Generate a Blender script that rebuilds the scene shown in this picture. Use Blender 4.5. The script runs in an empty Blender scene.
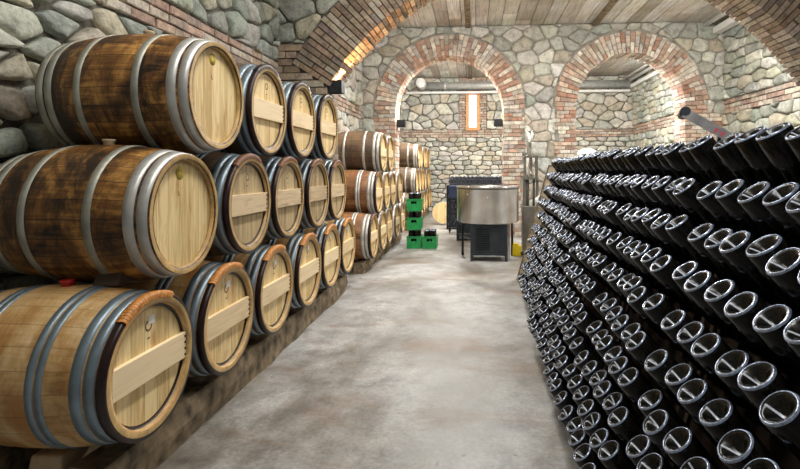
import bpy, math, random
from mathutils import Vector, Matrix, noise
R = random.Random(7)
C = bpy.context.scene.collection
SC = bpy.context.scene
PI = math.pi
H = 1.38                                   # eye height
YAW = math.radians(4)

# ------------------------------------------------------------------ helpers
def tag(o, label=None, cat=None, group=None, kind=None):
    if label: o['label'] = label
    if cat: o['category'] = cat
    if group: o['group'] = group
    if kind: o['kind'] = kind
    return o

class MB:
    def __init__(s): s.v = []; s.f = []; s.m = []; s.c = []; s.sm = []
    def face(s, idx, mi=0, col=(1, 1, 1), smooth=False):
        s.f.append(idx); s.m.append(mi); s.c.append(col); s.sm.append(smooth)
    def hexa(s, p, mi=0, col=(1, 1, 1)):
        """p: 8 points, 0-3 bottom loop, 4-7 top loop"""
        b = len(s.v); s.v += [tuple(q) for q in p]
        for f in ((0, 3, 2, 1), (4, 5, 6, 7), (0, 1, 5, 4), (1, 2, 6, 5), (2, 3, 7, 6), (3, 0, 4, 7)):
            s.face([b + i for i in f], mi, col)
        return s
    def box(s, x0, x1, y0, y1, z0, z1, mi=0, col=(1, 1, 1)):
        return s.hexa([(x0, y0, z0), (x1, y0, z0), (x1, y1, z0), (x0, y1, z0), (x0, y0, z1), (x1, y0, z1), (x1, y1, z1), (x0, y1, z1)], mi, col)
    def lathe(s, prof, n=32, axis='z', org=(0, 0, 0), mi=0, col=(1, 1, 1), smooth=True, cap=False, a0=0, a1=2 * PI):
        """prof: (r, t) pairs along the axis"""
        full = abs(a1 - a0 - 2 * PI) < 1e-6
        b = len(s.v); k = n if full else n + 1
        for r, t in prof:
            for i in range(k):
                a = a0 + (a1 - a0) * i / n
                p, q = r * math.cos(a), r * math.sin(a)
                if axis == 'z': w = (p, q, t)
                elif axis == 'x': w = (t, p, q)
                else: w = (q, t, p)
                s.v.append((w[0] + org[0], w[1] + org[1], w[2] + org[2]))
        for j in range(len(prof) - 1):
            for i in range(n):
                i2 = (i + 1) % k
                s.face([b + j * k + i, b + j * k + i2, b + (j + 1) * k + i2, b + (j + 1) * k + i], mi, col, smooth)
        if cap:
            s.face([b + i for i in range(k)][::-1], mi, col)
            s.face([b + (len(prof) - 1) * k + i for i in range(k)], mi, col)
        return s
    def tube(s, p0, p1, r, n=12, mi=0, col=(1, 1, 1)):
        p0, p1 = Vector(p0), Vector(p1); d = (p1 - p0).normalized()
        u = d.orthogonal().normalized(); w = d.cross(u); b = len(s.v)
        for p in (p0, p1):
            for i in range(n):
                a = 2 * PI * i / n; s.v.append(tuple(p + u * r * math.cos(a) + w * r * math.sin(a)))
        for i in range(n):
            j = (i + 1) % n; s.face([b + i, b + j, b + n + j, b + n + i], mi, col, True)
        s.face([b + i for i in range(n)][::-1], mi, col); s.face([b + n + i for i in range(n)], mi, col)
        return s
    def mesh(s, name, mats, bevel=0):
        me = bpy.data.meshes.new(name); me.from_pydata(s.v, [], s.f); me.validate(clean_customdata=False)
        for m in (mats if isinstance(mats, (list, tuple)) else [mats]): me.materials.append(m)
        if len(me.polygons) == len(s.f):
            me.polygons.foreach_set('material_index', s.m); me.polygons.foreach_set('use_smooth', s.sm)
            ca = me.color_attributes.new('Col', 'BYTE_COLOR', 'CORNER')
            flat = []
            for f, c in zip(s.f, s.c):
                for _ in f: flat += [c[0], c[1], c[2], 1.0]
            ca.data.foreach_set('color', flat)
        import bmesh
        bm = bmesh.new(); bm.from_mesh(me); bmesh.ops.recalc_face_normals(bm, faces=bm.faces)
        bm.to_mesh(me); bm.free()
        me.update(); return me
    def build(s, name, mats, parent=None, loc=(0, 0, 0), rot=(0, 0, 0), bevel=0):
        o = bpy.data.objects.new(name, s.mesh(name, mats)); C.objects.link(o)
        o.location = loc; o.rotation_euler = rot
        if parent: o.parent = parent
        if bevel:
            b = o.modifiers.new('bevel', 'BEVEL'); b.width = bevel; b.segments = 2; b.limit_method = 'ANGLE'
        return o

def empty(name, loc, rot=(0, 0, 0)):
    o = bpy.data.objects.new(name, None); C.objects.link(o); o.location = loc; o.rotation_euler = rot
    o.empty_display_size = .1
    return o
def children(o): return [c for c in bpy.data.objects if c.parent == o]
KIDS = {}
def copy_tree(o, parent=None):
    c = o.copy(); C.objects.link(c)
    if parent: c.parent = parent
    ks = KIDS.get(o.name)
    if ks is None: ks = KIDS[o.name] = children(o)
    for ch in ks: copy_tree(ch, c)
    return c

# ------------------------------------------------------------------ materials
class NT:
    def __init__(s, name):
        s.m = bpy.data.materials.new(name); s.m.use_nodes = True
        s.t = s.m.node_tree; s.b = s.t.nodes['Principled BSDF']
    def n(s, typ, ins=None, **kw):
        nd = s.t.nodes.new(typ)
        for k, v in kw.items(): setattr(nd, k, v)
        for k, v in (ins or {}).items():
            if isinstance(v, bpy.types.NodeSocket): s.t.links.new(v, nd.inputs[k])
            else: nd.inputs[k].default_value = v
        return nd
    def set(s, **kw):
        for k, v in kw.items():
            k = k.replace('_', ' ')
            if isinstance(v, bpy.types.NodeSocket): s.t.links.new(v, s.b.inputs[k])
            else: s.b.inputs[k].default_value = v
    def coord(s, which='Object'): return s.n('ShaderNodeTexCoord').outputs[which]
    def scale(s, vec, sc, loc=(0, 0, 0)):
        return s.n('ShaderNodeMapping', {'Vector': vec, 'Scale': sc, 'Location': loc}).outputs[0]
    def noise(s, vec, sc, det=4, rough=.55, dist=0):
        return s.n('ShaderNodeTexNoise', {'Vector': vec, 'Scale': sc, 'Detail': det, 'Roughness': rough, 'Distortion': dist}).outputs['Fac']
    def ramp(s, fac, stops):
        nd = s.n('ShaderNodeValToRGB', {'Fac': fac}); e = nd.color_ramp.elements
        while len(e) < len(stops): e.new(.5)
        for el, (p, c) in zip(e, stops): el.position = p; el.color = (*c, 1) if len(c) == 3 else c
        return nd.outputs[0]
    def mix(s, fac, a, b, mode='MIX'):
        nd = s.n('ShaderNodeMix', data_type='RGBA', blend_type=mode)
        for i, v in ((0, fac), (6, a), (7, b)):
            if isinstance(v, bpy.types.NodeSocket): s.t.links.new(v, nd.inputs[i])
            else: nd.inputs[i].default_value = (*v, 1) if isinstance(v, tuple) and len(v) == 3 else v
        return nd.outputs[2]
    def math(s, op, a, b=0., c=0.):
        nd = s.n('ShaderNodeMath', operation=op)
        for i, v in enumerate((a, b, c)):
            if isinstance(v, bpy.types.NodeSocket): s.t.links.new(v, nd.inputs[i])
            else: nd.inputs[i].default_value = v
        return nd.outputs[0]
    def bump(s, h, strength=.3, dist=.01):
        s.t.links.new(s.n('ShaderNodeBump', {'Height': h, 'Strength': strength, 'Distance': dist}).outputs[0], s.b.inputs['Normal'])

def G(v): return (v, v, v)
def simple(name, col, rough=.5, metal=0., nscale=20, var=.15, spec=.5, bump=0.):
    t = NT(name); v = t.coord()
    n = t.noise(v, nscale, 4)
    lo = tuple(c * (1 - var) for c in col); hi = tuple(min(1, c * (1 + var)) for c in col)
    t.set(Base_Color=t.ramp(n, [(.3, lo), (.7, hi)]), Roughness=rough, Metallic=metal, Specular_IOR_Level=spec)
    if bump: t.bump(n, bump, .005)
    return t.m

def masonry(name, nscale, bump, rough=.85, var=(.42, 1.25)):
    t = NT(name); v = t.coord()
    ca = t.n('ShaderNodeVertexColor', layer_name='Col').outputs[0]
    n1 = t.noise(v, nscale, 6, .65); n2 = t.noise(v, nscale * 5, 3, .6)
    k = t.ramp(n1, [(.28, G(var[0])), (.5, G(.95)), (.75, G(var[1]))])
    c = t.mix(1., ca, k, 'MULTIPLY')
    k2 = t.ramp(n2, [(.35, G(.72)), (.6, G(1.08))])
    c = t.mix(.7, c, t.mix(1., c, k2, 'MULTIPLY'))
    t.set(Base_Color=c, Roughness=rough, Specular_IOR_Level=.25)
    h = t.mix(.4, n1, n2); t.bump(h, bump, .02)
    return t.m
M = {}
M['stone'] = masonry('rubble stone', 7, 1.0)
M['brick'] = masonry('old brick', 11, .6)
M['mortar'] = masonry('rough mortar', 14, 1.0, .95)
WALL = [M['stone'], M['brick'], M['mortar']]

def floor_mat():
    t = NT('stained concrete floor'); v = t.coord()
    big = t.noise(t.scale(v, (1, .8, 1)), .75, 6, .6, .4)
    med = t.noise(v, 4.5, 7, .72, .3); fine = t.noise(v, 45, 4, .7)
    base = t.ramp(big, [(.33, (.115, .10, .08)), (.43, (.22, .205, .18)), (.53, (.34, .337, .325)), (.68, (.49, .495, .49))])
    m = t.ramp(med, [(.32, G(.52)), (.5, G(.96)), (.68, G(1.28))])
    f = t.ramp(fine, [(.3, G(.74)), (.65, G(1.1))])
    c = t.mix(1., t.mix(1., base, m, 'MULTIPLY'), f, 'MULTIPLY')
    # brown stain patches
    st = t.ramp(t.noise(t.scale(v, (.8, 1.6, 1), (3, 1, 0)), 1.1, 5, .65, .6), [(.53, G(0)), (.68, G(1))])
    c = t.mix(t.math('MULTIPLY', st, .7), c, (.19, .12, .07))
    sp = t.ramp(t.noise(v, 13, 2, .5), [(.7, G(0)), (.76, G(1))])
    c = t.mix(t.math('MULTIPLY', sp, .5), c, (.10, .08, .06))
    t.set(Base_Color=c, Roughness=t.ramp(med, [(.3, G(.38)), (.7, G(.62))]), Specular_IOR_Level=.45)
    t.bump(t.mix(.5, med, fine), .25, .008)
    return t.m
M['floor'] = floor_mat()

def ceil_mat():
    t = NT('weathered ceiling boards'); v = t.coord()
    ca = t.n('ShaderNodeVertexColor', layer_name='Col').outputs[0]
    g = t.noise(t.scale(v, (26, 1.1, 6)), 1.6, 6, .65, .5); b = t.noise(v, 1.4, 4, .6)
    c = t.mix(1., ca, t.ramp(g, [(.3, G(.45)), (.5, G(.9)), (.72, G(1.2))]), 'MULTIPLY')
    c = t.mix(1., c, t.ramp(b, [(.3, (.78, .72, .62)), (.65, G(1.15))]), 'MULTIPLY')
    t.set(Base_Color=c, Roughness=.6); t.bump(g, .3, .006)
    return t.m
M['ceil'] = ceil_mat()

def stave_mat(name, lo, mid, hi, stain, amount, nst=24, st3=(.34, .48, .64), sk=.75, wk=.16):
    """barrel staves: axis along local X"""
    t = NT(name); v = t.coord()
    sx = t.n('ShaderNodeSeparateXYZ', {'Vector': v}).outputs
    ang = t.math('ARCTAN2', sx[1], sx[2])
    a = t.math('MULTIPLY_ADD', ang, nst / (2 * PI), 100.)
    idx = t.math('FLOOR', a); fr = t.math('FRACT', a)
    rnd = t.n('ShaderNodeObjectInfo').outputs['Random']
    wn = t.n('ShaderNodeTexWhiteNoise', {'W': t.math('MULTIPLY_ADD', rnd, 57., idx)}, noise_dimensions='1D').outputs['Value']
    off = t.n('ShaderNodeCombineXYZ', {'X': t.math('MULTIPLY', rnd, 20.), 'Y': wn, 'Z': t.math('MULTIPLY', rnd, 9.)}).outputs[0]
    vv = t.n('ShaderNodeVectorMath', {0: v, 1: off}, operation='ADD').outputs[0]
    grain = t.noise(t.scale(vv, (2.5, 30, 30)), 1.5, 5, .65, .3)
    off2 = t.n('ShaderNodeCombineXYZ', {'X': t.math('MULTIPLY', rnd, 20.), 'Y': t.math('MULTIPLY_ADD', wn, .05, 0.), 'Z': t.math('MULTIPLY', rnd, 9.)}).outputs[0]
    v2 = t.n('ShaderNodeVectorMath', {0: v, 1: off2}, operation='ADD').outputs[0]
    blotch = t.noise(t.scale(v2, (2.3, 1, 1)), 3.2, 7, .70, .6)
    f = t.math('ADD', t.math('MULTIPLY', grain, .33), t.math('ADD', t.math('MULTIPLY', blotch, .67), t.math('MULTIPLY_ADD', wn, wk, -wk / 2)))
    c = t.ramp(f, [(st3[0], lo), (st3[1], mid), (st3[2], hi)])
    st = t.ramp(t.noise(t.scale(v2, (2.4, 1, 1), (5, 2, 7)), 2.2, 6, .72, .6), [(.46, G(0)), (.60, G(1))])
    c = t.mix(t.math('MULTIPLY', st, amount), c, stain)
    e = t.math('ABSOLUTE', t.math('SUBTRACT', fr, .5))
    seam = t.math('GREATER_THAN', e, .478)
    c = t.mix(t.math('MULTIPLY', seam, sk), c, tuple(x * .25 for x in lo))
    t.set(Base_Color=c, Roughness=.46, Specular_IOR_Level=.5)
    t.bump(t.math('SUBTRACT', grain, t.math('MULTIPLY', seam, 1.2)), .3, .004)
    return t.m
M['stave_dark'] = stave_mat('dark oiled oak staves', (.016, .008, .004), (.21, .09, .02), (.72, .38, .10), (.010, .005, .003), .92, st3=(.38, .50, .66), wk=.08)
M['stave_honey'] = stave_mat('honey oak staves', (.32, .16, .05), (.64, .40, .16), (.84, .64, .36), (.44, .18, .03), .8, sk=.35, wk=.05)
M['stave_red'] = stave_mat('reddish brown oak staves', (.10, .04, .015), (.27, .115, .04), (.43, .22, .09), (.09, .035, .02), .4)
M['stave_brown'] = stave_mat('deep brown oak staves', (.06, .035, .02), (.13, .08, .045), (.24, .15, .08), (.035, .02, .012), .5)

def head_mat(name, lo, hi, stain, amt, pw=.085, along='z'):
    t = NT(name); v = t.coord()
    sx = t.n('ShaderNodeSeparateXYZ', {'Vector': v}).outputs
    a = t.math('MULTIPLY_ADD', sx[1] if along == 'z' else sx[2], 1 / pw, 100.3)
    idx = t.math('FLOOR', a); fr = t.math('FRACT', a)
    rnd = t.n('ShaderNodeObjectInfo').outputs['Random']
    wn = t.n('ShaderNodeTexWhiteNoise', {'W': t.math('MULTIPLY_ADD', rnd, 57., idx)}, noise_dimensions='1D').outputs['Value']
    off = t.n('ShaderNodeCombineXYZ', {'X': t.math('MULTIPLY', rnd, 20.), 'Y': 0., 'Z': t.math('MULTIPLY', wn, 3.)}).outputs[0]
    vv = t.n('ShaderNodeVectorMath', {0: v, 1: off}, operation='ADD').outputs[0]
    g = t.noise(t.scale(vv, (1, 26, 1.8) if along == 'z' else (1, 1.8, 26)), 2., 5, .6, .4)
    f = t.math('ADD', g, t.math('MULTIPLY_ADD', wn, .3, -.15))
    c = t.ramp(f, [(.3, lo), (.62, hi)])
    st = t.ramp(t.noise(t.scale(vv, (1, 9, 1.5) if along == 'z' else (1, 1.5, 9), (2, 4, 9)), 1.7, 4, .6, .6), [(.56, G(0)), (.70, G(1))])
    c = t.mix(t.math('MULTIPLY', st, amt), c, stain)
    e = t.math('ABSOLUTE', t.math('SUBTRACT', fr, .5)); seam = t.math('GREATER_THAN', e, .482)
    c = t.mix(t.math('MULTIPLY', seam, .6), c, tuple(x * .35 for x in lo))
    t.set(Base_Color=c, Roughness=.5, Specular_IOR_Level=.4); t.bump(g, .15, .003)
    return t.m
M['head_pale'] = head_mat('pale oak head', (.58, .40, .16), (.86, .68, .36), (.46, .21, .05), .8)
M['head_old'] = head_mat('aged oak head', (.30, .22, .12), (.58, .45, .25), (.12, .06, .03), .85)
M['head_board'] = head_mat('planed pine cross board', (.72, .53, .30), (.88, .71, .45), (.6, .40, .20), .4, pw=.3, along='y')
M['board_old'] = head_mat('worn cross board', (.50, .37, .22), (.72, .56, .36), (.25, .15, .08), .6, pw=.3, along='y')
M['chime_tan'] = simple('tan bare chime wood', (.50, .33, .13), .5, nscale=14, var=.35)
M['chime_wine'] = simple('wine stained chime', (.022, .009, .008), .35, nscale=14, var=.5)
M['wicker'] = simple('orange wicker binding', (.60, .24, .05), .5, nscale=60, var=.4, bump=.5)
M['wicker_dark'] = simple('dark worn wicker binding', (.17, .065, .025), .5, nscale=60, var=.4, bump=.5)
M['hoop_blue'] = simple('blue grey galvanised hoop', (.25, .32, .37), .42, .5, 9, .25)
M['hoop_steel'] = simple('bright galvanised hoop', (.60, .60, .57), .42, .4, 9, .25)
M['hoop_old'] = simple('dull greenish old hoop', (.40, .40, .34), .5, .4, 8, .3)
M['bung_red'] = simple('red silicone bung', (.55, .02, .02), .35)
M['bung_wood'] = simple('wooden bung', (.6, .45, .28), .6)
M['white'] = simple('white paper', (.82, .82, .80), .6, var=.05)
M['yellow'] = simple('yellow sticker', (.62, .48, .05), .5, var=.1)
M['ink'] = simple('burnt brand ink', (.14, .08, .04), .6, var=.1)
M['timber'] = simple('rough dark beam timber', (.20, .15, .09), .8, nscale=11, var=.75, bump=1.)
M['wedge'] = simple('weathered wooden wedge', (.10, .065, .04), .7, nscale=12, var=.4, bump=.6)
M['rack'] = simple('dark stained rack wood', (.045, .028, .018), .6, nscale=18, var=.5, bump=.4)
M['rack_bare'] = simple('bare rack wood', (.20, .155, .09), .6, nscale=18, var=.4, bump=.4)
M['steel'] = simple('brushed stainless steel', (.60, .59, .57), .24, .95, 5, .15)
M['galv'] = simple('galvanised duct steel', (.66, .68, .68), .38, .55, 9, .15)
M['chute'] = simple('worn grey chute steel', (.34, .34, .35), .45, .4, 7, .35)
M['black_metal'] = simple('black painted metal', (.018, .022, .028), .4, .2, 15, .3)
M['slate_metal'] = simple('slate grey painted metal', (.035, .045, .058), .42, .2, 9, .25)
M['machine_green'] = simple('grey green painted metal', (.15, .14, .12), .45, .3, 9, .25)
M['navy'] = simple('navy plastic', (.02, .035, .09), .5, var=.2)
M['green_plastic'] = simple('green crate plastic', (.015, .30, .08), .4, var=.2)
M['yellow_plastic'] = simple('yellow plastic', (.8, .6, .01), .4, var=.1)
M['white_plastic'] = simple('white plastic trunking', (.78, .79, .79), .45, var=.05)
M['red_mark'] = simple('faded red lettering', (.55, .10, .14), .5, var=.2)
M['frame_wood'] = simple('orange window frame wood', (.62, .30, .10), .5, nscale=15, var=.25)
M['pale_drum'] = simple('pale drum plastic', (.75, .72, .64), .5, nscale=4, var=.12)

def bottle_glass():
    t = NT('dusty black bottle glass'); v = t.coord()
    n = t.noise(v, 24, 5, .65); rnd = t.n('ShaderNodeObjectInfo').outputs['Random']
    c = t.ramp(n, [(.45, (.004, .0045, .004)), (.66, (.014, .012, .009)), (.82, (.06, .042, .028))])
    t.set(Base_Color=c, Roughness=t.ramp(n, [(.4, G(.14)), (.7, G(.34))]), Specular_IOR_Level=.28)
    return t.m
M['glass'] = bottle_glass()
def emis(name, col, k):
    t = NT(name); t.set(Base_Color=(*col, 1), Emission_Color=(*col, 1), Emission_Strength=k); return t.m
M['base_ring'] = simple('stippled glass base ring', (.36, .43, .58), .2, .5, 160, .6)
M['paint'] = simple('chalky paint mark', (.55, .60, .68), .4, 0, 120, .4)
M['cap'] = simple('steel crown cap', (.5, .5, .5), .35, .8)

# ------------------------------------------------------------------ masonry generators
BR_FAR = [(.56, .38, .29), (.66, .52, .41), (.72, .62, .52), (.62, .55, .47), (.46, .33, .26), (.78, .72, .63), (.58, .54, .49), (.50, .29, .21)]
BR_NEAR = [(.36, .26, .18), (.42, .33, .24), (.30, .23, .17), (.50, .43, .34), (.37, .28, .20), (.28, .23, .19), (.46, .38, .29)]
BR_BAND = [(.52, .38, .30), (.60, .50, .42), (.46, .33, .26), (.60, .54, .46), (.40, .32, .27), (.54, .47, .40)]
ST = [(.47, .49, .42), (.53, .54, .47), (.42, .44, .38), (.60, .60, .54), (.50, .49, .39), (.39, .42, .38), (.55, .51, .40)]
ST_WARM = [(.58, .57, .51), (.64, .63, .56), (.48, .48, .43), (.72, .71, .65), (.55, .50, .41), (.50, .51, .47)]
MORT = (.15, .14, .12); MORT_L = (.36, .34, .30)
def vary(c, k=.12):
    s = 1 + R.uniform(-k, k); return tuple(min(1, max(0, x * s * (1 + R.uniform(-.03, .03)))) for x in c)
def clip(poly, px, py, nx, ny):
    out = []; n = len(poly)
    for i in range(n):
        a, b = poly[i], poly[(i + 1) % n]
        da = (a[0] - px) * nx + (a[1] - py) * ny; db = (b[0] - px) * nx + (b[1] - py) * ny
        if da <= 0: out.append(a)
        if (da < 0 < db) or (db < 0 < da):
            t = da / (da - db); out.append((a[0] + (b[0] - a[0]) * t, a[1] + (b[1] - a[1]) * t))
    return out
def stones(mb, emit, u0, u1, v0, v1, su, sv, keep=None, pal=ST, depth=.07, gap=.009, jit=.40, course=False, cut=None):
    nu = max(1, round((u1 - u0) / su)); nv = max(1, round((v1 - v0) / sv))
    du = (u1 - u0) / nu; dv = (v1 - v0) / nv; seeds = {}
    for j in range(-2, nv + 2):
        sh = R.uniform(-.5, .5)
        for i in range(-2, nu + 2):
            jj = jit * (.45 if course else 1)
            seeds[i, j] = (u0 + (i + .5 + .5 * (j % 2) + (sh * .3) + R.uniform(-jit, jit)) * du, v0 + (j + .5 + R.uniform(-jj, jj)) * dv)
    an = su / sv
    for (i, j), (x, y) in seeds.items():
        if not (u0 - du < x < u1 + du and v0 - dv < y < v1 + dv): continue
        if keep and not keep(x, y): continue
        poly = [(u0, v0), (u1, v0), (u1, v1), (u0, v1)]
        for di in range(-3, 4):
            for dj in range(-2, 3):
                q = seeds.get((i + di, j + dj))
                if (di or dj) and q:
                    # metric: u compressed by an
                    nx, ny = (q[0] - x) / (an * an), (q[1] - y)
                    poly = clip(poly, (x + q[0]) / 2, (y + q[1]) / 2, nx, ny)
                    if len(poly) < 3: break
            if len(poly) < 3: break
        if cut and len(poly) > 2: poly = cut(x, y, poly)
        if len(poly) < 3: continue
        cx = sum(p[0] for p in poly) / len(poly); cy = sum(p[1] for p in poly) / len(poly)
        if max(abs(p[0] - cx) for p in poly) < .03 or max(abs(p[1] - cy) for p in poly) < .025: continue
        pin = []
        for p in poly:
            dx, dy = p[0] - cx, p[1] - cy; L = math.hypot(dx, dy)
            k = max(.3, 1 - gap * R.uniform(.8, 2.0) / max(L, .02)); pin.append((cx + dx * k, cy + dy * k))
        for it in range(2):
            q = []; n = len(pin)
            w = .13 if it == 0 else .22
            for a in range(n):
                A, B = pin[a], pin[(a + 1) % n]
                q.append((A[0] * (1 - w) + B[0] * w, A[1] * (1 - w) + B[1] * w)); q.append((A[0] * w + B[0] * (1 - w), A[1] * w + B[1] * (1 - w)))
            pin = q
            if len(pin) > 14: break
        n = len(pin); b = len(mb.v); d = depth * R.uniform(.55, 1.35)
        tx, ty = R.uniform(-.35, .35), R.uniform(-.35, .35); size = max(abs(p[0] - cx) for p in pin)
        for s_, h_ in ((1., -.02), (1., d * .35), (.93, d * .80), (.68, d * 1.0)):
            for p in pin:
                dx, dy = (p[0] - cx) * s_, (p[1] - cy) * s_
                hh = h_ + (tx * dx + ty * dy) * (d / max(size, .05)) * (h_ > 0) + (noise.noise(Vector((p[0] * 9, p[1] * 9, s_ * 3))) * .022 if h_ > 0 else 0)
                mb.v.append(emit(cx + dx, cy + dy, hh))
        mb.v.append(emit(cx, cy, d * R.uniform(.9, 1.05)))
        col = vary(R.choice(pal), .16)
        for r in range(3):
            for k in range(n): mb.face([b + r * n + k, b + r * n + (k + 1) % n, b + (r + 1) * n + (k + 1) % n, b + (r + 1) * n + k], 0, col, True)
        for k in range(n): mb.face([b + 3 * n + k, b + 3 * n + (k + 1) % n, b + 4 * n], 0, col, True)
def brick(mb, emit, u0, u1, v0, v1, d0=-.03, d1=.035, pal=BR_BAND, g=.007):
    j = lambda: R.uniform(-.004, .004)
    d = d1 + R.uniform(-.012, .01); c = vary(R.choice(pal), .14)
    a = [(u0 + g + j(), v0 + g + j()), (u1 - g + j(), v0 + g + j()), (u1 - g + j(), v1 - g + j()), (u0 + g + j(), v1 - g + j())]
    e = min(.006, (v1 - v0) * .12); cu, cv = (u0 + u1) / 2, (v0 + v1) / 2
    b = len(mb.v)
    for p in a: mb.v.append(emit(p[0], p[1], d0))
    for p in a: mb.v.append(emit(p[0], p[1], d - e))
    for p in a: mb.v.append(emit(p[0] + (e if p[0] < cu else -e), p[1] + (e if p[1] < cv else -e), d))
    for r in (0, 1):
        for k in range(4): mb.face([b + r * 4 + k, b + r * 4 + (k + 1) % 4, b + (r + 1) * 4 + (k + 1) % 4, b + (r + 1) * 4 + k], 1, c)
    mb.face([b + 8, b + 9, b + 10, b + 11], 1, c)
def brickwork(mb, emit, u0, u1, v0, v1, bh=.085, bl=.25, pal=BR_BAND, d1=.035, edge=None, keep=None):
    """edge: (lo, hi) callables giving ragged ends per course"""
    n = max(1, round((v1 - v0) / bh)); h = (v1 - v0) / n
    for i in range(n):
        a = u0 if not edge else edge[0](i, v0 + (i + .5) * h); e = u1 if not edge else edge[1](i, v0 + (i + .5) * h)
        u = a - (bl * .5 if i % 2 else 0) * 0
        first = True
        while u < e - .02:
            w = bl * R.uniform(.85, 1.12)
            if first and i % 2: w *= .5
            first = False
            w = min(w, e - u)
            if e - u - w < .07: w = e - u
            if not keep or keep(u + w / 2, v0 + (i + .5) * h): brick(mb, emit, u, u + w, v0 + i * h, v0 + (i + 1) * h, pal=pal, d1=d1)
            u += w
def voussoirs(mb, cx, cz, r0, thick, y0, y1, a_lo, a_hi, pal, bw=.078, proud=.03):
    """radial bricks through the depth of an arch (x-z plane); angles from +x"""
    n = max(3, round((a_hi - a_lo) * r0 / bw)); da = (a_hi - a_lo) / n
    for i in range(n):
        cuts = [0, .5 + R.uniform(-.04, .04), 1] if i % 2 else [0, .27 + R.uniform(-.03, .03), .78 + R.uniform(-.04, .04), 1]
        for q in range(len(cuts) - 1):
            ra = r0 + thick * cuts[q] + .005; rb = r0 + thick * cuts[q + 1] - .005 + (R.uniform(-.02, .02) if q == len(cuts) - 2 else 0)
            aa = a_lo + i * da; ab = aa + da
            ga = .007 / ra; gb = .007 / rb
            pr = proud + R.uniform(-.012, .012); col = vary(R.choice(pal), .14)
            if q == 0: ra += R.uniform(-.012, .006)
            ys = [y0 - pr, y1 + pr] if q else [y0 - pr, (y0 + y1) / 2 - .005, (y0 + y1) / 2 + .005, y1 + pr]
            for s_ in range(0, len(ys), 2):
                P = []
                for y in (ys[s_], ys[s_ + 1]):
                    for r_, a_ in ((ra, aa + ga), (rb, aa + gb), (rb, ab - gb), (ra, ab - ga)):
                        P.append((cx + r_ * math.cos(a_), y, cz + r_ * math.sin(a_)))
                mb.hexa(P, 1, col); col = vary(R.choice(pal), .14) if q == 0 else col
def arch_slices(mb, x0, x1, y0, y1, ztop, arches, zbot=0.):
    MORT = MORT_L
    """mortar core of a wall in the x-z plane with round arched openings (cx, spring z, r)"""
    xs = {x0, x1}
    for cx, cz, r, z0 in arches:
        for i in range(33):
            xs.add(round(cx - r * math.cos(PI * i / 32), 5))
    xs = sorted(x for x in xs if x0 <= x <= x1)
    def low(x, arch):
        cx, cz, r, z0 = arch; return cz + math.sqrt(max(0, r * r - (x - cx) ** 2))
    for a, b in zip(xs, xs[1:]):
        m = (a + b) / 2; arch = next((q for q in arches if abs(m - q[0]) < q[2]), None)
        za, zb = (zbot, zbot) if not arch else (low(a, arch), low(b, arch))
        mb.hexa([(a, y0, za), (b, y0, zb), (b, y1, zb), (a, y1, za), (a, y0, ztop), (b, y0, ztop), (b, y1, ztop), (a, y1, ztop)], 2, MORT)

# ------------------------------------------------------------------ room shell
XL, XR, YA, YB, ZC = -2.45, 5.1, 10.6, 16.5, 4.42
YA2 = 11.1
YT, YT2 = 6.0, 6.45                          # transverse arch
BZ0, BZ1 = 2.46, 2.70                        # brick band

fl = MB(); fl.box(XL - .4, XR + .4, -2.5, YB + .4, -.2, 0)
tag(fl.build('floor', M['floor']), kind='structure')

cm = MB(); x = XL
CEILC = [(.62, .59, .54), (.70, .68, .64), (.52, .48, .42), (.80, .79, .76), (.46, .42, .36)]
while x < XR:
    w = R.uniform(.24, .32)
    yy = -2.5
    while yy < YB + .2:
        L = R.uniform(2.4, 4.2); d = R.uniform(0, .012)
        cm.box(x + .006, min(x + w, XR + .1) - .006, yy + .003, min(yy + L, YB + .3) - .003, ZC + d, ZC + .05, 0, vary(R.choice(CEILC), .12)); yy += L
    x += w
cm.box(XL - .4, XR + .4, -2.5, YB + .4, ZC + .05, ZC + .2, 0, (.1, .08, .06))
tag(cm.build('ceiling', M['ceil']), kind='structure')
for i, xb in enumerate((-.2, 2.42)):
    b = MB().box(xb, xb + .11, -2.5, YA, ZC - .05, ZC + .03).box(xb, xb + .11, YA2, YB, ZC - .05, ZC + .03)
    tag(b.build('trim_%d' % (i + 1), M['timber']), kind='structure')

# left wall
w = MB(); w.box(XL - .35, XL, -2.5, YB + .35, 0, ZC, 2, MORT)
eL = lambda u, v, d: (XL + d, u, v)
brickwork(w, eL, .4, YB, BZ0, BZ1, pal=BR_BAND, bh=.08)
stones(w, eL, -.5, 6, BZ1, ZC, .32, .21, pal=ST, depth=.07, gap=.014)
stones(w, eL, -.5, 6, .5, BZ0, .28, .17, pal=ST, depth=.075, gap=.017)
stones(w, eL, 6, YB, BZ1, ZC, .36, .24, pal=ST_WARM, depth=.06)
stones(w, eL, 6, YB, .5, BZ0, .36, .22, pal=ST_WARM, depth=.06)
brickwork(w, eL, .4, YB, .0, .5, pal=BR_BAND, d1=.05)
tag(w.build('wall_left', WALL), kind='structure')
# right wall
w = MB(); w.box(XR, XR + .35, -2.5, YB + .35, 0, ZC, 2, MORT)
eR = lambda u, v, d: (XR - d, u, v)
brickwork(w, eR, 4, YB, 2.52, 2.80, pal=BR_BAND)
stones(w, eR, 4, YB, 2.80, ZC, .44, .19, pal=ST, depth=.08, course=True)
stones(w, eR, 4, YB, 1.0, 2.52, .40, .22, pal=ST, depth=.08, course=True)
stones(w, eR, 4, YB, .0, 1.0, .45, .3, pal=ST, depth=.07)
tag(w.build('wall_right', WALL), kind='structure')
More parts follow.
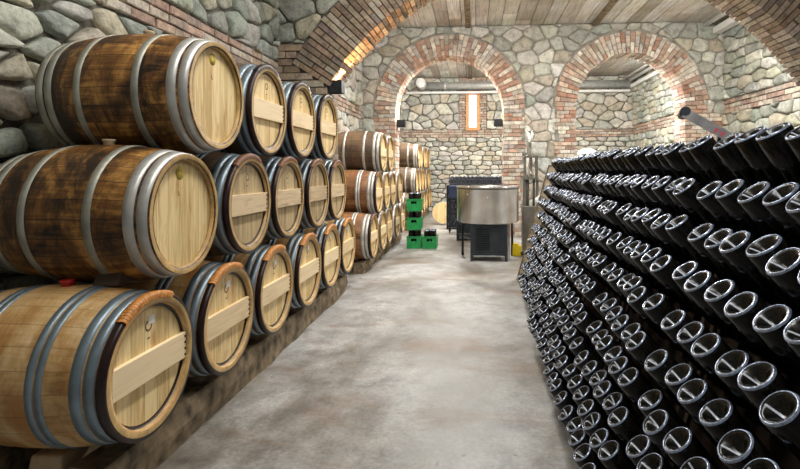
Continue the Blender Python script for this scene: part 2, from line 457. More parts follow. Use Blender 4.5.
# back wall
w = MB(); w.box(XL, XR, YB, YB + .35, 0, ZC, 2, MORT)
eB = lambda u, v, d: (u, YB - d, v)
WX, WZ0, WZ1 = -.07, 2.78, 3.84              # window centre, sill, head
brickwork(w, eB, XL, XR, BZ0, BZ1, pal=BR_BAND, bh=.085)
inw = lambda x: abs(x - WX) < .42
brickwork(w, eB, WX - .45, WX + .45, BZ1, ZC, pal=BR_BAND, bl=.2, keep=lambda u, v: not (abs(u - WX) < .16 and v < 3.8))
stones(w, eB, XL, WX - .45, BZ1, ZC, .42, .29, pal=ST_WARM, depth=.07)
stones(w, eB, WX + .45, XR, BZ1, ZC, .42, .29, pal=ST_WARM, depth=.07)
stones(w, eB, XL, XR, 0, BZ0, .34, .15, pal=ST_WARM, depth=.07, course=True)
tag(w.build('wall_back', WALL), kind='structure')

# arched wall between the two rooms
A1 = (-.55, 2.66, 1.16, 0.); A2 = (3.2, 2.705, 1.115, 0.); TH = .45
w = MB(); arch_slices(w, XL, XR, YA, YA2, ZC, [A1, A2])
eF = lambda u, v, d: (u, YA - d, v); eK = lambda u, v, d: (u, YA2 + d, v)
def free(x, z, m=.0):
    for cx, cz, r, _ in (A1, A2):
        if z > cz - .05 and math.hypot(x - cx, z - cz) < r + TH + .05 + m: return False
        if z <= cz - .05 and abs(x - cx) < r + .42: return False
    return True
def fcut(x, z, poly):
    for cx, cz, r, _ in (A1, A2):
        if z > cz:
            dx, dz = x - cx, z - cz; L = math.hypot(dx, dz) or 1; q = r + TH + .01
            if L < q + .6: poly = clip(poly, cx + dx / L * q, cz + dz / L * q, -dx / L, -dz / L)
        elif abs(x - cx) < r + 1.2:
            sg = 1 if x > cx else -1; poly = clip(poly, cx + sg * (r + .42), z, -sg, 0)
        if len(poly) < 3: return poly
    return poly
def farstone(x, z):
    return not (x > 4.3 and z < 2.6) and all(math.hypot(x - cx, max(0, z - cz)) > r + TH - .3 for cx, cz, r, _ in (A1, A2))
fkeep = lambda x, z: all(math.hypot(x - cx, max(0, z - cz)) > r + TH - .3 for cx, cz, r, _ in (A1, A2))
stones(w, eF, XL, XR, 0, ZC, .36, .27, keep=farstone, cut=fcut, pal=ST_WARM, depth=.045)
stones(w, eK, XL, XR, 0, ZC, .45, .36, keep=fkeep, cut=fcut, pal=ST_WARM, depth=.045)
for cx, cz, r, _ in (A1, A2):
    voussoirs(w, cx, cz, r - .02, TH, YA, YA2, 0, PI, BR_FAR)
    for sgn in (-1, 1):
        n = round(cz / .082); h = cz / n
        for i in range(n):
            e0 = r - .02; e1 = r + (.50 if (i // 3) % 2 else .36) + R.uniform(-.03, .03)
            lim = (XR - cx if sgn > 0 else cx - XL)
            if cx > 3 and sgn > 0: e1 = lim
            e1 = min(e1, lim); cut = [e0]
            while cut[-1] < e1 - .05:
                nx = cut[-1] + R.uniform(.19, .27) * (.55 if len(cut) == 1 and i % 2 else 1)
                if e1 - nx < .09: nx = e1
                cut.append(min(nx, e1))
            for q in range(len(cut) - 1):
                for (ya, yb) in ((YA - .03 + R.uniform(-.012, .012), (YA + YA2) / 2 - .005), ((YA + YA2) / 2 + .005, YA2 + .03)):
                    jj = R.uniform(-.01, .01) if q == 0 else 0
                    a, b = cx + sgn * (cut[q] + .006 + jj), cx + sgn * (cut[q + 1] - .006)
                    w.box(min(a, b), max(a, b), ya, yb, i * h + .006, (i + 1) * h - .006, 1, vary(R.choice(BR_FAR), .14))
tag(w.build('wall_arched', WALL), kind='structure')

# transverse arch in front
TT = .52; TA = (1.1, .60, 3.42, 0.); PX = -1.8; PZ = 2.42
w = MB()
def tlow(x): return TA[1] + math.sqrt(max(0, TA[2] ** 2 - (x - TA[0]) ** 2))
PXR = TA[0] + (TA[0] - PX)
xs = [XL, PX] + [TA[0] - (TA[0] - PX) * math.cos(PI * i / 48) for i in range(1, 48)] + [PXR, XR]
for a, b in zip(xs, xs[1:]):
    za, zb = (0, 0) if (b <= PX + 1e-6 or a >= PXR - 1e-6) else (tlow(a), tlow(b))
    w.hexa([(a, YT, za), (b, YT, zb), (b, YT2, zb), (a, YT2, za), (a, YT, ZC), (b, YT, ZC), (b, YT2, ZC), (a, YT2, ZC)], 2, MORT)
eT = lambda u, v, d: (u, YT - d, v); eT2 = lambda u, v, d: (u, YT2 + d, v)
aP = math.acos((TA[0] - PX) / TA[2])
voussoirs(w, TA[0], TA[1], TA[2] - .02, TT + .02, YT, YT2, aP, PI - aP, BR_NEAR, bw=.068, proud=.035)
def tfree(x, z):
    return math.hypot(x - TA[0], z - TA[1]) > TA[2] + TT - .2
def tcut(x, z, poly):
    dx, dz = x - TA[0], z - TA[1]; L = math.hypot(dx, dz); q = TA[2] + TT + .01
    return clip(poly, TA[0] + dx / L * q, TA[1] + dz / L * q, -dx / L, -dz / L)
stones(w, eT, XL, XR, 2.93, ZC, .38, .30, keep=tfree, cut=tcut, pal=ST, depth=.06)
stones(w, eT2, XL, XR, 2.93, ZC, .45, .4, keep=tfree, cut=tcut, pal=ST, depth=.06)
for (a, b, sg) in ((XL, PX, 1), (PXR, XR, -1)):
    n = round((PZ + .5) / .088); h = (PZ + .5) / n
    for i in range(n):
        z = (i + .5) * h
        cut = [a]; e = b
        # the course stops at the ring
        if z > PZ - .05:
            rr = TA[2] + TT; xx = math.sqrt(max(0, rr * rr - (z - TA[1]) ** 2))
            if z < TA[1] + rr * math.sin(aP): xx = (TA[0] - PX) + max(0, z - PZ) / math.tan(aP) + .02
            if sg > 0: e = min(b, TA[0] - xx)
            else: cut = [max(a, TA[0] + xx)]
        while cut[-1] < e - .05:
            nx = cut[-1] + R.uniform(.2, .28) * (.5 if len(cut) == 1 and i % 2 else 1)
            if e - nx < .1: nx = e
            cut.append(min(nx, e))
        for q in range(len(cut) - 1):
            for (ya, yb) in ((YT - .035 + R.uniform(-.012, .012), (YT + YT2) / 2 - .005), ((YT + YT2) / 2 + .005, YT2 + .03)):
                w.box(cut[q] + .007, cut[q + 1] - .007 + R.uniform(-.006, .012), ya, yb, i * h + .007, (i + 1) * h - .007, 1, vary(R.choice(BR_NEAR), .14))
tag(w.build('wall_transverse', WALL), kind='structure')

# window
wf = MB(); a, b = .125, .225
for (x0, x1, z0, z1) in ((WX - b, WX - a, WZ0 - .1, WZ1 + .1), (WX + a, WX + b, WZ0 - .1, WZ1 + .1), (WX - a, WX + a, WZ0 - .1, WZ0), (WX - a, WX + a, WZ1, WZ1 + .1)):
    wf.box(x0, x1, YB - .09, YB - .005, z0, z1)
win = wf.build('window_1', M['frame_wood']); tag(win, kind='structure')
MB().box(WX - a, WX + a, YB - .05, YB - .035, WZ0, WZ1).build('pane', emis('daylit frosted window glass', (.80, .84, 1.), 1.5), win)
MB().box(WX - .02, WX + .02, YB - .085, YB - .05, WZ0 + .45, WZ0 + .53).build('handle', M['white_plastic'], win)

# ducts and trunking
t = MB(); t.tube((XL + .75, YB - .22, 4.12), (XR - .1, YB - .22, 4.12), .13, 20)
t.tube((XL + .75, YB - .22, 4.12), (XL + .75, YB - .9, 4.12), .15, 20)
for xx in (-1.0, .9, 2.4): t.tube((xx, YB - .22, 4.12), (xx + .06, YB - .22, 4.12), .14, 20)
tag(t.build('ventilation_duct', M['galv']), 'round silver duct running along the top of the back wall', 'duct')
t = MB().box(XL + .2, XR - .2, YB - .28, YB - .125, 3.87, 3.93)
tag(t.build('cable_tray', M['white_plastic']), 'thin white cable tray under the round duct on back wall', 'cable tray')
t = MB(); t.tube((XR - .22, YA2 + .1, 4.22), (XR - .22, YB - .4, 4.22), .05); t.tube((XR - .40, YA2 + .1, 4.27), (XR - .40, YB - .4, 4.27), .035)
t.box(XR - .2, XR - .09, YA2 + .1, YB - .3, 3.98, 4.08)
tag(t.build('wall_pipes', M['white_plastic']), 'white pipes and trunking along right wall of the far room', 'pipe')
t = MB(); t.box(XR - .30, XR - .135, 6.6, YA - .12, 4.14, 4.26); t.tube((XR - .44, 6.6, 4.32), (XR - .44, YA - .12, 4.32), .045)
tag(t.build('cable_trunking', M['white_plastic']), 'white trunking along top of the right wall before the arches', 'cable trunking')
t = MB().box(2.13, 2.19, YA2 + .09, YA2 + .14, 3.05, 3.55)
tag(t.build('trim_3', M['white_plastic']), kind='structure')  # short white vertical conduit by the right arch

# sconces
def sconce(x, y, z, label, wd=.19, ht=.15, k=14, aim=None, ks=0):
    o = empty('wall_sconce', (x, y, z)); tag(o, label, 'wall lamp', 'black box wall lamps')
    s = MB(); tk = .008; a = wd / 2
    for (x0, x1, y0, y1) in ((-a, a, -a, -a + tk), (-a, a, a - tk, a), (-a, -a + tk, -a + tk, a - tk), (a - tk, a, -a + tk, a - tk)): s.box(x0, x1, y0, y1, -ht / 2, ht / 2)
    s.box(-a + tk, a - tk, -a + tk, a - tk, -.01, .01)
    s.build('shade', M['black_metal'], o)
    MB().tube((0, 0, .012), (0, 0, .03), .03, 14).build('bulb', emis('warm lamp glow', (1, .72, .42), 30), o)
    L = bpy.data.lights.new('sconce_light', 'POINT'); L.energy = k; L.color = (1, .62, .32); L.shadow_soft_size = .04
    lo = bpy.data.objects.new('sconce_light', L); C.objects.link(lo); lo.location = (0, 0, ht / 2 + .02); lo.parent = o
    if aim:
        S_ = bpy.data.lights.new('sconce_beam', 'SPOT'); S_.energy = ks; S_.color = (1, .55, .22); S_.spot_size = math.radians(95); S_.spot_blend = .6; S_.shadow_soft_size = .03
        so = bpy.data.objects.new('sconce_beam', S_); C.objects.link(so); so.parent = o; so.location = (0, 0, ht / 2 + .02)
        so.rotation_euler = Vector(aim).to_track_quat('-Z', 'Y').to_euler()
    return o
sconce(-1.712, 6.11, 2.41, 'black box lamp on the near brick pier above the first barrel stack', wd=.16, k=12, aim=(.75, 0, 1), ks=450)
sconce(-1.61, 10.88, 2.40, 'black box lamp on the left jamb of the left arch', wd=.18, k=12)
sconce(.50, 10.88, 2.40, 'black box lamp on the right jamb of the left arch', wd=.18, k=12)

# ------------------------------------------------------------------ barrels (axis along local X, head at x=0, body towards -x)
BL = .80
def rad(u):                                   # radius at distance u from the head
    q = (u - BL / 2) / (BL / 2); return .286 + (.334 - .286) * (1 - q * q)
def band(u0, u1, th=.003, n=40):
    m = MB(); P = [(rad(u0), -u0), (rad(u0) + th, -u0), (rad(u1) + th, -u1), (rad(u1), -u1)]
    if u1 - u0 > .2: pass
    m.lathe(P, n, 'x'); return m
def barrel_meshes():
    m = MB(); us = [i * BL / 14 for i in range(15)]
    prof = [(.258, -.03), (.258, 0)] + [(rad(u), -u) for u in us] + [(.258, -BL), (.258, -BL + .03)]
    m.lathe(prof, 56, 'x')
    return m
def head_mb(x, r=.260):
    m = MB(); b = len(m.v); n = 48
    for i in range(n): m.v.append((x, r * math.cos(2 * PI * i / n), r * math.sin(2 * PI * i / n)))
    for i in range(n): m.v.append((x - .02, r * math.cos(2 * PI * i / n), r * math.sin(2 * PI * i / n)))
    m.face(list(range(n))); m.face([n + i for i in range(n)][::-1])
    for i in range(n): m.face([i, (i + 1) % n, n + (i + 1) % n, n + i], 0, (1, 1, 1), True)
    return m
OR = dict()
def oak_barrel(stave, head, hoop, cross=None, chime='tan', sticker=None, hoops='pairs', bung=None, brand=True, wick='wicker'):
    o = empty('oak_barrel', (0, 0, 0)); o['category'] = 'barrel'
    barrel_meshes().build('staves', M[stave], o)
    if hoops == 'pairs': hs = [(.040, .080), (.088, .128), (.225, .253), (.260, .288)]
    elif hoops == 'old': hs = [(.008, .05), (.062, .105), (.235, .27)]
    else: hs = [(.03, .07), (.085, .125), (.235, .27)]
    for a, b in hs:
        band(a, b).build('hoop', M['hoop_steel' if hoops == 'old' and a < .2 else hoop], o); band(BL - b, BL - a).build('hoop', M[hoop], o)
    if chime == 'wine':
        c = MB()
        c.lathe([(.291, -.036), (.303, -.032), (.306, -.006), (.298, .002), (.285, 0)], 40, 'x')
        c.build('chime_hoop', M['chime_wine'], o)
        wk = MB()
        a0, a1 = PI * .36, PI * .72                  # angle measured from +y to +z
        N = 22
        for i in range(N):
            a = a0 + (a1 - a0) * i / N; b = a0 + (a1 - a0) * (i + .85) / N
            wk.lathe([(.290, -.038), (.310, -.034), (.313, -.002), (.302, .008), (.280, .004)], 2, 'x', a0=a, a1=b)
        wk.build('wicker_binding', M[wick], o)
    inner = MB(); inner.lathe([(.2865, .001), (.266, .0012), (.2575, -.006), (.2572, -.026)], 48, 'x')
    inner.build('chime_rim', M['chime_tan'], o)
    if chime == 'wine' or cross:
        cr = MB(); cr.lathe([(.2572, -.022), (.2565, -.0265), (.243, -.0276)], 48, 'x'); cr.build('croze_stain', M['chime_wine'], o)
    h = head_mb(-.028); h.build('head', M[head], o)
    head_mb(-BL + .05).build('back_head', M[head], o)
    if cross:
        cb = MB(); hw = .062; n = 1
        e = math.sqrt(.254 ** 2 - hw ** 2)
        cb.box(-.028, -.006, -e, e, -hw, hw); cbo = cb.build('cross_board', M[cross], o, bevel=.002)
        for sg in (1,):
            for k in range(4):
                zz = -hw + .018 + k * .029
                MB().tube((-.010, sg * (e + .001), zz), (-.004, sg * (e - .012), zz), .0055, 8).build('peg', M['chime_wine'] if sg < 0 or True else M['wedge'], cbo)
    if brand:
        # burnt round brand mark
        b = MB(); b.lathe([(.016, -.0272), (.024, -.0272)], 20, 'x', org=(0, 0, .165))
        b.build('brand_mark', M['ink'], o)
        MB().box(-.0275, -.027, -.008, .008, .108, .115).build('brand_text', M['ink'], o)
    if sticker == 'yellow':
        MB().lathe([(.0005, -.0262), (.031, -.0262), (.031, -.0275)], 20, 'x', org=(0, -.02, .195)).build('sticker', M['yellow'], o)['label'] = 'round yellow sticker'
        b = MB(); b.lathe([(.013, -.026), (.016, -.026)], 16, 'x', org=(0, -.02, .195))
        b.build('sticker_print', M['ink'], o)
        MB().box(-.0272, -.0262, -.03, -.026, .09, .11).box(-.0272, -.0262, -.03, -.018, .087, .091).build('stamped_mark', M['ink'], o)
    if sticker == 'white':
        MB().box(-.0272, -.0262, -.002, .04, .17, .205).build('paper_tag', M['white'], o)
    if bung:
        MB().lathe([(.001, .36), (.028, .36), (.03, .354), (.024, .345), (.022, .33)], 18, 'z', org=(-.40, 0, 0)).build('bung', M[bung], o)
    return o
P_old = oak_barrel('stave_dark', 'head_pale', 'hoop_old', hoops='old', sticker='yellow', brand=False, bung='bung_wood')
P_new = oak_barrel('stave_honey', 'head_pale', 'hoop_blue', cross='head_board', chime='wine', sticker='white', bung='bung_red')
P_mid = oak_barrel('stave_brown', 'head_old', 'hoop_blue', cross='board_old', chime='wine', wick='wicker_dark')
P_top = oak_barrel('stave_brown', 'head_pale', 'hoop_blue', cross='head_board', chime='wine', wick='chime_wine')
P_red = oak_barrel('stave_red', 'head_pale', 'hoop_steel', cross='head_board', chime='wine', wick='wicker_dark')
P_brn = oak_barrel('stave_brown', 'head_pale', 'hoop_steel', cross='head_board', chime='tan', hoops='std')
P_far = oak_barrel('stave_brown', 'head_pale', 'hoop_steel', hoops='std', brand=False)
used = set()
def place(P, x, y, z, label, group, rx=None, rz=0):
    if P.name not in used: used.add(P.name); KIDS[P.name] = children(P); o = P
    else: o = copy_tree(P)
    o.location = (x, y, z); o.rotation_euler = (0, 0, rz)
    tag(o, label, 'barrel', group); return o
ORD = ['first', 'second', 'third', 'fourth', 'fifth', 'sixth', 'seventh', 'eighth', 'ninth', 'tenth']
# --- first stack 6-5-4
S1 = 'barrels in the near stack'; HX = -1.388; SP = .68
lab1 = {(0, 0): 'honey oak barrel with red bung and cross board, nearest in the bottom row',
        (1, 0): 'dark brown barrel with bare pale head and round yellow sticker, middle row nearest',
        (2, 0): 'dark barrel with bare pale head and old hoops, nearest in the top row'}
rows1 = [('bottom', 2.08, .538, 6), ('middle', 2.33, 1.170, 5), ('top', 2.63, 1.782, 4)]
for r, (nm, y0, z, n) in enumerate(rows1):
    for i in range(n):
        if i == 0: P = P_new if r == 0 else P_old
        else: P = P_new if r == 0 else (P_mid if r == 1 else P_mid)
        if r == 2 and i >= 1: P = P_top
        adj = {0: 'wicker rimmed barrel with cross board', 1: 'blue hooped barrel with worn cross board', 2: 'dark rimmed barrel with cross board'}[r]
        l = lab1.get((r, i)) or ('%s, %s from camera in %s row, near stack' % (adj, ORD[i], nm))
        place(P, HX + (R.uniform(-.012, .012) if i else 0), y0 + SP * i, z, l, S1)
# --- second stack
rows2 = [('bottom', 6.86, .46, 5), ('middle', 7.20, 1.05, 4), ('top', 7.56, 1.65, 2)]
for r, (nm, y0, z, n) in enumerate(rows2):
    for i in range(n):
        P = (P_red if r < 2 else P_brn) if i == 0 else P_brn
        d = ['reddish barrel with whole side showing', 'reddish barrel with side showing', 'deep brown barrel with side showing'][r] if i == 0 else 'brown barrel with pale cross board'
        l = '%s, %s in %s row behind the pier' % (d, ORD[i], nm)
        place(P, HX + R.uniform(-.015, .015), y0 + .685 * i, z, l, 'barrels in the stack behind the near pier')
# --- third stack beyond the arch
rows3 = [('bottom', 11.65, .52, 7), ('middle', 11.99, 1.12, 6), ('top', 12.34, 1.72, 5)]
for r, (nm, y0, z, n) in enumerate(rows3):
    for i in range(n):
        l = 'pale headed barrel beyond the left arch, %s in the %s row' % (ORD[i], nm)
        if r == 2 and i == 0: l = 'brown barrel with side showing through left arch, first in top row'
        place(P_far if not (r == 2 and i == 0) else P_brn, HX + R.uniform(-.015, .015), y0 + .69 * i, z, l, 'barrels beyond the left arch')
# --- row along the right wall of the far room, heads towards the aisle
rows4 = [('bottom', 11.7, .42, 6), ('middle', 12.04, 1.02, 5), ('top', 12.39, 1.60, 4)]
for r, (nm, y0, z, n) in enumerate(rows4):
    for i in range(n):
        l = 'pale barrel beyond the right arch, %s in the %s row' % (ORD[i], nm)
        place(P_far, 4.02 - .02, y0 + .69 * i, z, l, 'barrels beyond the right arch', rz=PI)
# beams and wedges
def beam(name, x0, x1, y0, y1, z0, z1, label, seg=.25, amp=.018, mat='timber'):
    m = MB(); n = max(2, int((y1 - y0) / seg)); b = 0; ring = []
    for i in range(n + 1):
        y = y0 + (y1 - y0) * i / n
        j = lambda: R.uniform(-amp, amp)
        for (x, z) in ((x0 + j(), z0), (x1 + j(), z0), (x1 + j(), (z0 + z1) / 2), (x1 - .01 + j(), z1 - abs(j())), (x0 + .01, z1 - abs(j())), (x0 + j(), (z0 + z1) / 2)): m.v.append((x, y, z))
    for i in range(n):
        for k in range(6): m.face([i * 6 + k, i * 6 + (k + 1) % 6, (i + 1) * 6 + (k + 1) % 6, (i + 1) * 6 + k])
    m.face(list(range(6))[::-1]); m.face([n * 6 + k for k in range(6)])
    o = m.build(name, M[mat]); tag(o, label, 'beam', 'timber beams under the barrels'); return o
beam('support_beam', -1.62, -1.46, 1.88, 5.60, 0, .20, 'long rough timber beam under the front of the near barrel stack')
beam('support_beam', -2.08, -1.94, 1.88, 5.60, 0, .20, 'rear timber beam under the near barrel stack by the wall')
beam('support_beam', -1.62, -1.48, 6.55, 9.95, 0, .14, 'low timber beam under the barrels behind the near pier')
beam('support_beam', -2.1, -1.96, 6.55, 9.95, 0, .14, 'rear low beam under the barrels behind the near pier')
beam('support_beam', -1.62, -1.48, 11.3, 16.1, 0, .20, 'timber beam under barrels beyond the left arch')
beam('support_beam', -2.1, -1.96, 11.3, 16.1, 0, .20, 'rear timber beam under barrels beyond the left arch')
beam('support_beam', 4.15, 4.29, 11.3, 15.5, 0, .10, 'low beam under the barrels beyond the right arch')
beam('support_beam', 4.60, 4.74, 11.3, 15.5, 0, .10, 'rear low beam under the barrels beyond the right arch')
def wedge(x, y, z, label, s=1.):
    m = MB(); a = .055 * s
    m.hexa([(x - .09, y - a, z), (x + .03, y - a, z), (x + .03, y + a, z), (x - .09, y + a, z), (x - .09, y - a * .4, z + .07 * s), (x + .03, y - a * .4, z + .07 * s), (x + .03, y + a, z + .05 * s), (x - .09, y + a, z + .05 * s)])
    tag(m.build('wooden_wedge', M['wedge'], bevel=.004), label, 'wedge', 'wooden wedges holding the barrels')
wedge(-1.60, 2.16, .868, 'dark wooden wedge between red bung barrel and the dark one above', 1.1)
m = MB(); m.hexa([(-1.86, 1.92, .0), (-1.69, 1.92, .0), (-1.69, 2.22, .0), (-1.86, 2.22, .0), (-1.84, 1.95, .195), (-1.70, 1.95, .2), (-1.70, 2.20, .195), (-1.84, 2.20, .195)])
tag(m.build('wooden_chock', M['bung_wood'], bevel=.01), 'pale wooden chock under the nearest bottom barrel', 'chock')
for i in range(5):
    y = 2.08 + .68 * i + .34
    wedge(-1.55, y, .196, 'small wedge on beam between bottom barrels %s and %s of near stack' % (ORD[i], ORD[i + 1]), .8)

# ------------------------------------------------------------------ riddling racks and bottles
SL = .276; BX = .548; AT = math.radians(50)
def rackboard(y0, y1, top, sgn, filled=True):
    """perforated board leaning; local: built in world space relative to root at floor"""
    m = MB(); rows = 10; cols = 6; th = .035
    hb = [1.456 - .135 * r - .215 * math.sin(AT) for r in range(rows)]
    W = y1 - y0; c0 = (W - 5 * .115) / 2
    def strip(ya, yb, ha, hb_):
        P = []
        for h in (ha, hb_):
            xc = sgn * SL * h
            for (dx, yy) in ((-th / 2, ya), (th / 2, ya), (th / 2, yb), (-th / 2, yb)): P.append((xc + dx, yy, h))
        m.hexa(P)
    hs = sorted(hb); e = .034; lo = 0.
    for h in hs:
        if h - e > lo: strip(0, W, lo, h - e)
        ys = [c0 + .115 * k for k in range(cols)]; prev = 0
        for yv in ys: strip(prev, yv - .032, h - e, h + e); prev = yv + .032
        strip(prev, W, h - e, h + e); lo = h + e
    strip(0, W, lo, top)
    return m
RS = [1.03, 1.79, 2.55, 3.31, 4.07, 4.83]; RN = ['nearest', 'second nearest', 'third nearest', 'third farthest', 'second farthest', 'farthest']
RO = [0, 0, 0, .01, .05, .06]
TOPH = 1.42
def rack(y0, off, label, mat='rack', W=.67, top=TOPH):
    X = BX + off
    o = empty('riddling_rack', (X, y0, 0)); tag(o, label, 'riddling rack', 'slanted wooden riddling racks')
    rackboard(0, W, top, 1).build('front_board', M[mat], o)
    b = rackboard(0, W, top, -1).build('back_board', M[mat], o, loc=(2 * SL * top + .045, 0, 0))
    s = MB()
    for yy in (-.022, W + .002):
        P = []
        for h in (0, top + .02):
            for dx, dy in ((-.03, 0), (.03, 0), (.03, .02), (-.03, .02)): P.append((SL * h + dx, yy + dy, h))
        s2 = MB(); s2.hexa(P); s2.build('stile', M[mat], o)
    MB().box(SL * top - .02, SL * top + .065, .05, W - .05, top, top + .012).build('hinge', M['black_metal'], o)
    return o
for k, y in enumerate(RS):
    rack(y - .0475, RO[k], 'dark slanted riddling rack full of bottles, %s of the row' % RN[k])
rack(5.66, .0, 'empty riddling rack of bare wood at far end of the bottle racks', 'rack_bare', W=.67)

def bottle_body(n=20):
    m = MB()
    prof = [(.0005, .026), (.010, .023), (.022, .012), (.031, .003), (.036, 0), (.041, .001), (.0445, .007), (.0445, .150), (.042, .175), (.034, .200), (.024, .222), (.0175, .240), (.0155, .265), (.0165, .267), (.0165, .272), (.015, .274), (.0148, .284)]
    m.lathe(prof, n, 'z'); return m
bb = bottle_body(); bme = bb.mesh('bottle', M['glass'])
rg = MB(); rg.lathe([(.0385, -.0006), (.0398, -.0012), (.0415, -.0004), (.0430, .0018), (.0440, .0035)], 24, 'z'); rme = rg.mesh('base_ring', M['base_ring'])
def punt(r): 
    pr = [(0, .026), (.010, .023), (.022, .012), (.031, .003), (.036, 0)]
    for (a, za), (b, zb) in zip(pr, pr[1:]):
        if r <= b: return za + (zb - za) * (r - a) / (b - a)
    return 0
pm = MB()
def stroke(pts, w=.0026):
    b0 = len(pm.v)
    for i, (x, y) in enumerate(pts):
        x2, y2 = pts[min(i + 1, len(pts) - 1)]; x1, y1 = pts[max(i - 1, 0)]
        L = math.hypot(x2 - x1, y2 - y1); nx, ny = -(y2 - y1) / L * w, (x2 - x1) / L * w
        for s_ in (-1, 1):
            X, Y = x + nx * s_, y + ny * s_; pm.v.append((X, Y, punt(math.hypot(X, Y)) - .0014))
    for i in range(len(pts) - 1): pm.face([b0 + 2 * i, b0 + 2 * i + 1, b0 + 2 * i + 3, b0 + 2 * i + 2])
ch = .010; L = math.sqrt(.0335 ** 2 - ch ** 2)
stroke([(-ch + .004 * (1 - (t / 6) ** 2), L * t / 6) for t in range(-6, 7)])
stroke([(-ch + .004 + .006 * t / 4, .002 * t) for t in range(0, 4)], .002)
pme = pm.mesh('paint_mark', M['paint'])
cp = MB(); cp.lathe([(.0005, .290), (.013, .290), (.0165, .286), (.0175, .278)], 16, 'z'); cme = cp.mesh('crown_cap', M['cap'])

def bot_matrix(k, r, c, spin, dt, da, dy):
    hb = 1.456 - .135 * r; y = RS[k] + .115 * c + dy; xb = .364 + SL * hb + RO[k]
    a = AT + da
    ax = Vector((math.cos(a), 0, -math.sin(a)))              # base -> neck
    hole = Vector((xb, y, hb)) + Vector((math.cos(AT), 0, -math.sin(AT))) * .215
    base = hole - ax * (.222 + dt)
    e1 = Vector((math.sin(a), 0, math.cos(a))); e2 = ax.cross(e1)
    m3 = Matrix((e1, e2, ax)).transposed() @ Matrix.Rotation(spin, 3, 'Z')
    m4 = m3.to_4x4(); m4.translation = base; return m4
cy, sy = math.cos(YAW), math.sin(YAW)
def proj(p):
    zc = -p[0] * sy + p[1] * cy; return 440 + 500 * (p[0] * cy + p[1] * sy) / zc, 170 - 500 * (p[2] - H) / zc, zc
cand = []; rest = []
for k in range(6):
    for r in range(10):
        row_dt = R.uniform(-.006, .006)
        for c in range(6):
            mtx = bot_matrix(k, r, c, R.gauss(0, .22), row_dt + R.uniform(-.008, .01), R.gauss(0, .035) + (.10 if r == 0 else 0), R.uniform(-.006, .006))
            px, py, zc = proj(mtx.translation)
            (cand if (px < 806 and py < 474) else rest).append((zc, k, r, c, mtx))
cand.sort(key=lambda q: q[0])
indiv, more = cand[:300], cand[300:]
def mk(name, me, parent, mw=None):
    o = bpy.data.objects.new(name, me); C.objects.link(o)
    if parent: o.parent = parent
    return o
RW = ['top row'] + ['%s row down' % ORD[i] for i in range(1, 9)] + ['bottom row']
CW = ['at near edge', 'second from near edge', 'third from near edge', 'third from far edge', 'second from far edge', 'at far edge']
for zc, k, r, c, mtx in indiv:
    o = mk('wine_bottle', bme, None); o.matrix_world = mtx
    rn = RN[k]; 
    tag(o, 'dark bottle in %s riddling rack, %s, %s' % (rn, RW[r], CW[c]), 'bottle', 'sparkling wine bottles in the riddling racks')
    mk('base_ring', rme, o); mk('paint_mark', pme, o)
print('bottles individual', len(indiv), 'rest', len(more), 'outside', len(rest))

# ------------------------------------------------------------------ green crates
def crate(x, y, z, label, rz=0):
    o = empty('bottle_crate', (x, y, z), (0, 0, rz)); tag(o, label, 'crate', 'green plastic crates of bottles')
    w, d, h, t_ = .25, .36, .215, .012; m = MB()
    m.box(-w / 2, w / 2, -d / 2, d / 2, 0, .012)
    for sx in (-1, 1): m.box(sx * w / 2 - (t_ if sx > 0 else 0), sx * w / 2 + (0 if sx > 0 else t_), -d / 2, d / 2, .012, h)
    for sd in (-1, 1):
        ya, yb = (-d / 2, -d / 2 + t_) if sd < 0 else (d / 2 - t_, d / 2)
        m.box(-w / 2 + t_, w / 2 - t_, ya, yb, .012, .13); m.box(-w / 2 + t_, w / 2 - t_, ya, yb, .175, h)
        m.box(-w / 2 + t_, -.05, ya, yb, .13, .175); m.box(.05, w / 2 - t_, ya, yb, .13, .175)
        y = ya - .006 if sd < 0 else yb
        for xx in (-w / 2 + .01, -.03, .03 - .008, w / 2 - .02): m.box(xx, xx + .01, y, y + .006, .01, .125)
    m.box(-w / 2 - .006, w / 2 + .006, -d / 2 - .008, -d / 2, h - .018, h); m.box(-w / 2 - .006, w / 2 + .006, d / 2, d / 2 + .008, h - .018, h)
    m.build('shell', M['green_plastic'], o, bevel=.003)
    return o
CR = []
bot_small = bme
FAR = []
def crate_bottles(cx, y, z0):
    for i in range(2):
        for j in range(3):
            FAR.append(Matrix.Translation((cx - .055 + .11 * i, y - .115 + .115 * j, z0 + .003)) @ Matrix.Translation((0, 0, .300)) @ Matrix.Rotation(PI, 4, 'X'))
cy_ = 8.88
specs = [(-1.07, 0, 'bottom crate of the green stack'), (-1.07, .328, 'middle crate of the green stack'), (-1.07, .656, 'top crate of the green stack'), (-.795, 0, 'single green crate on the floor')]
for i, (x, z, wh) in enumerate(specs):
    crate(x, cy_, z, ['green plastic crate at bottom of the stack of three by the barrels', 'green plastic crate in middle of the stack of three', 'green plastic crate on top of the stack of three', 'single green plastic crate on floor right of the stack'][i])
    crate_bottles(x, cy_, z + .012)

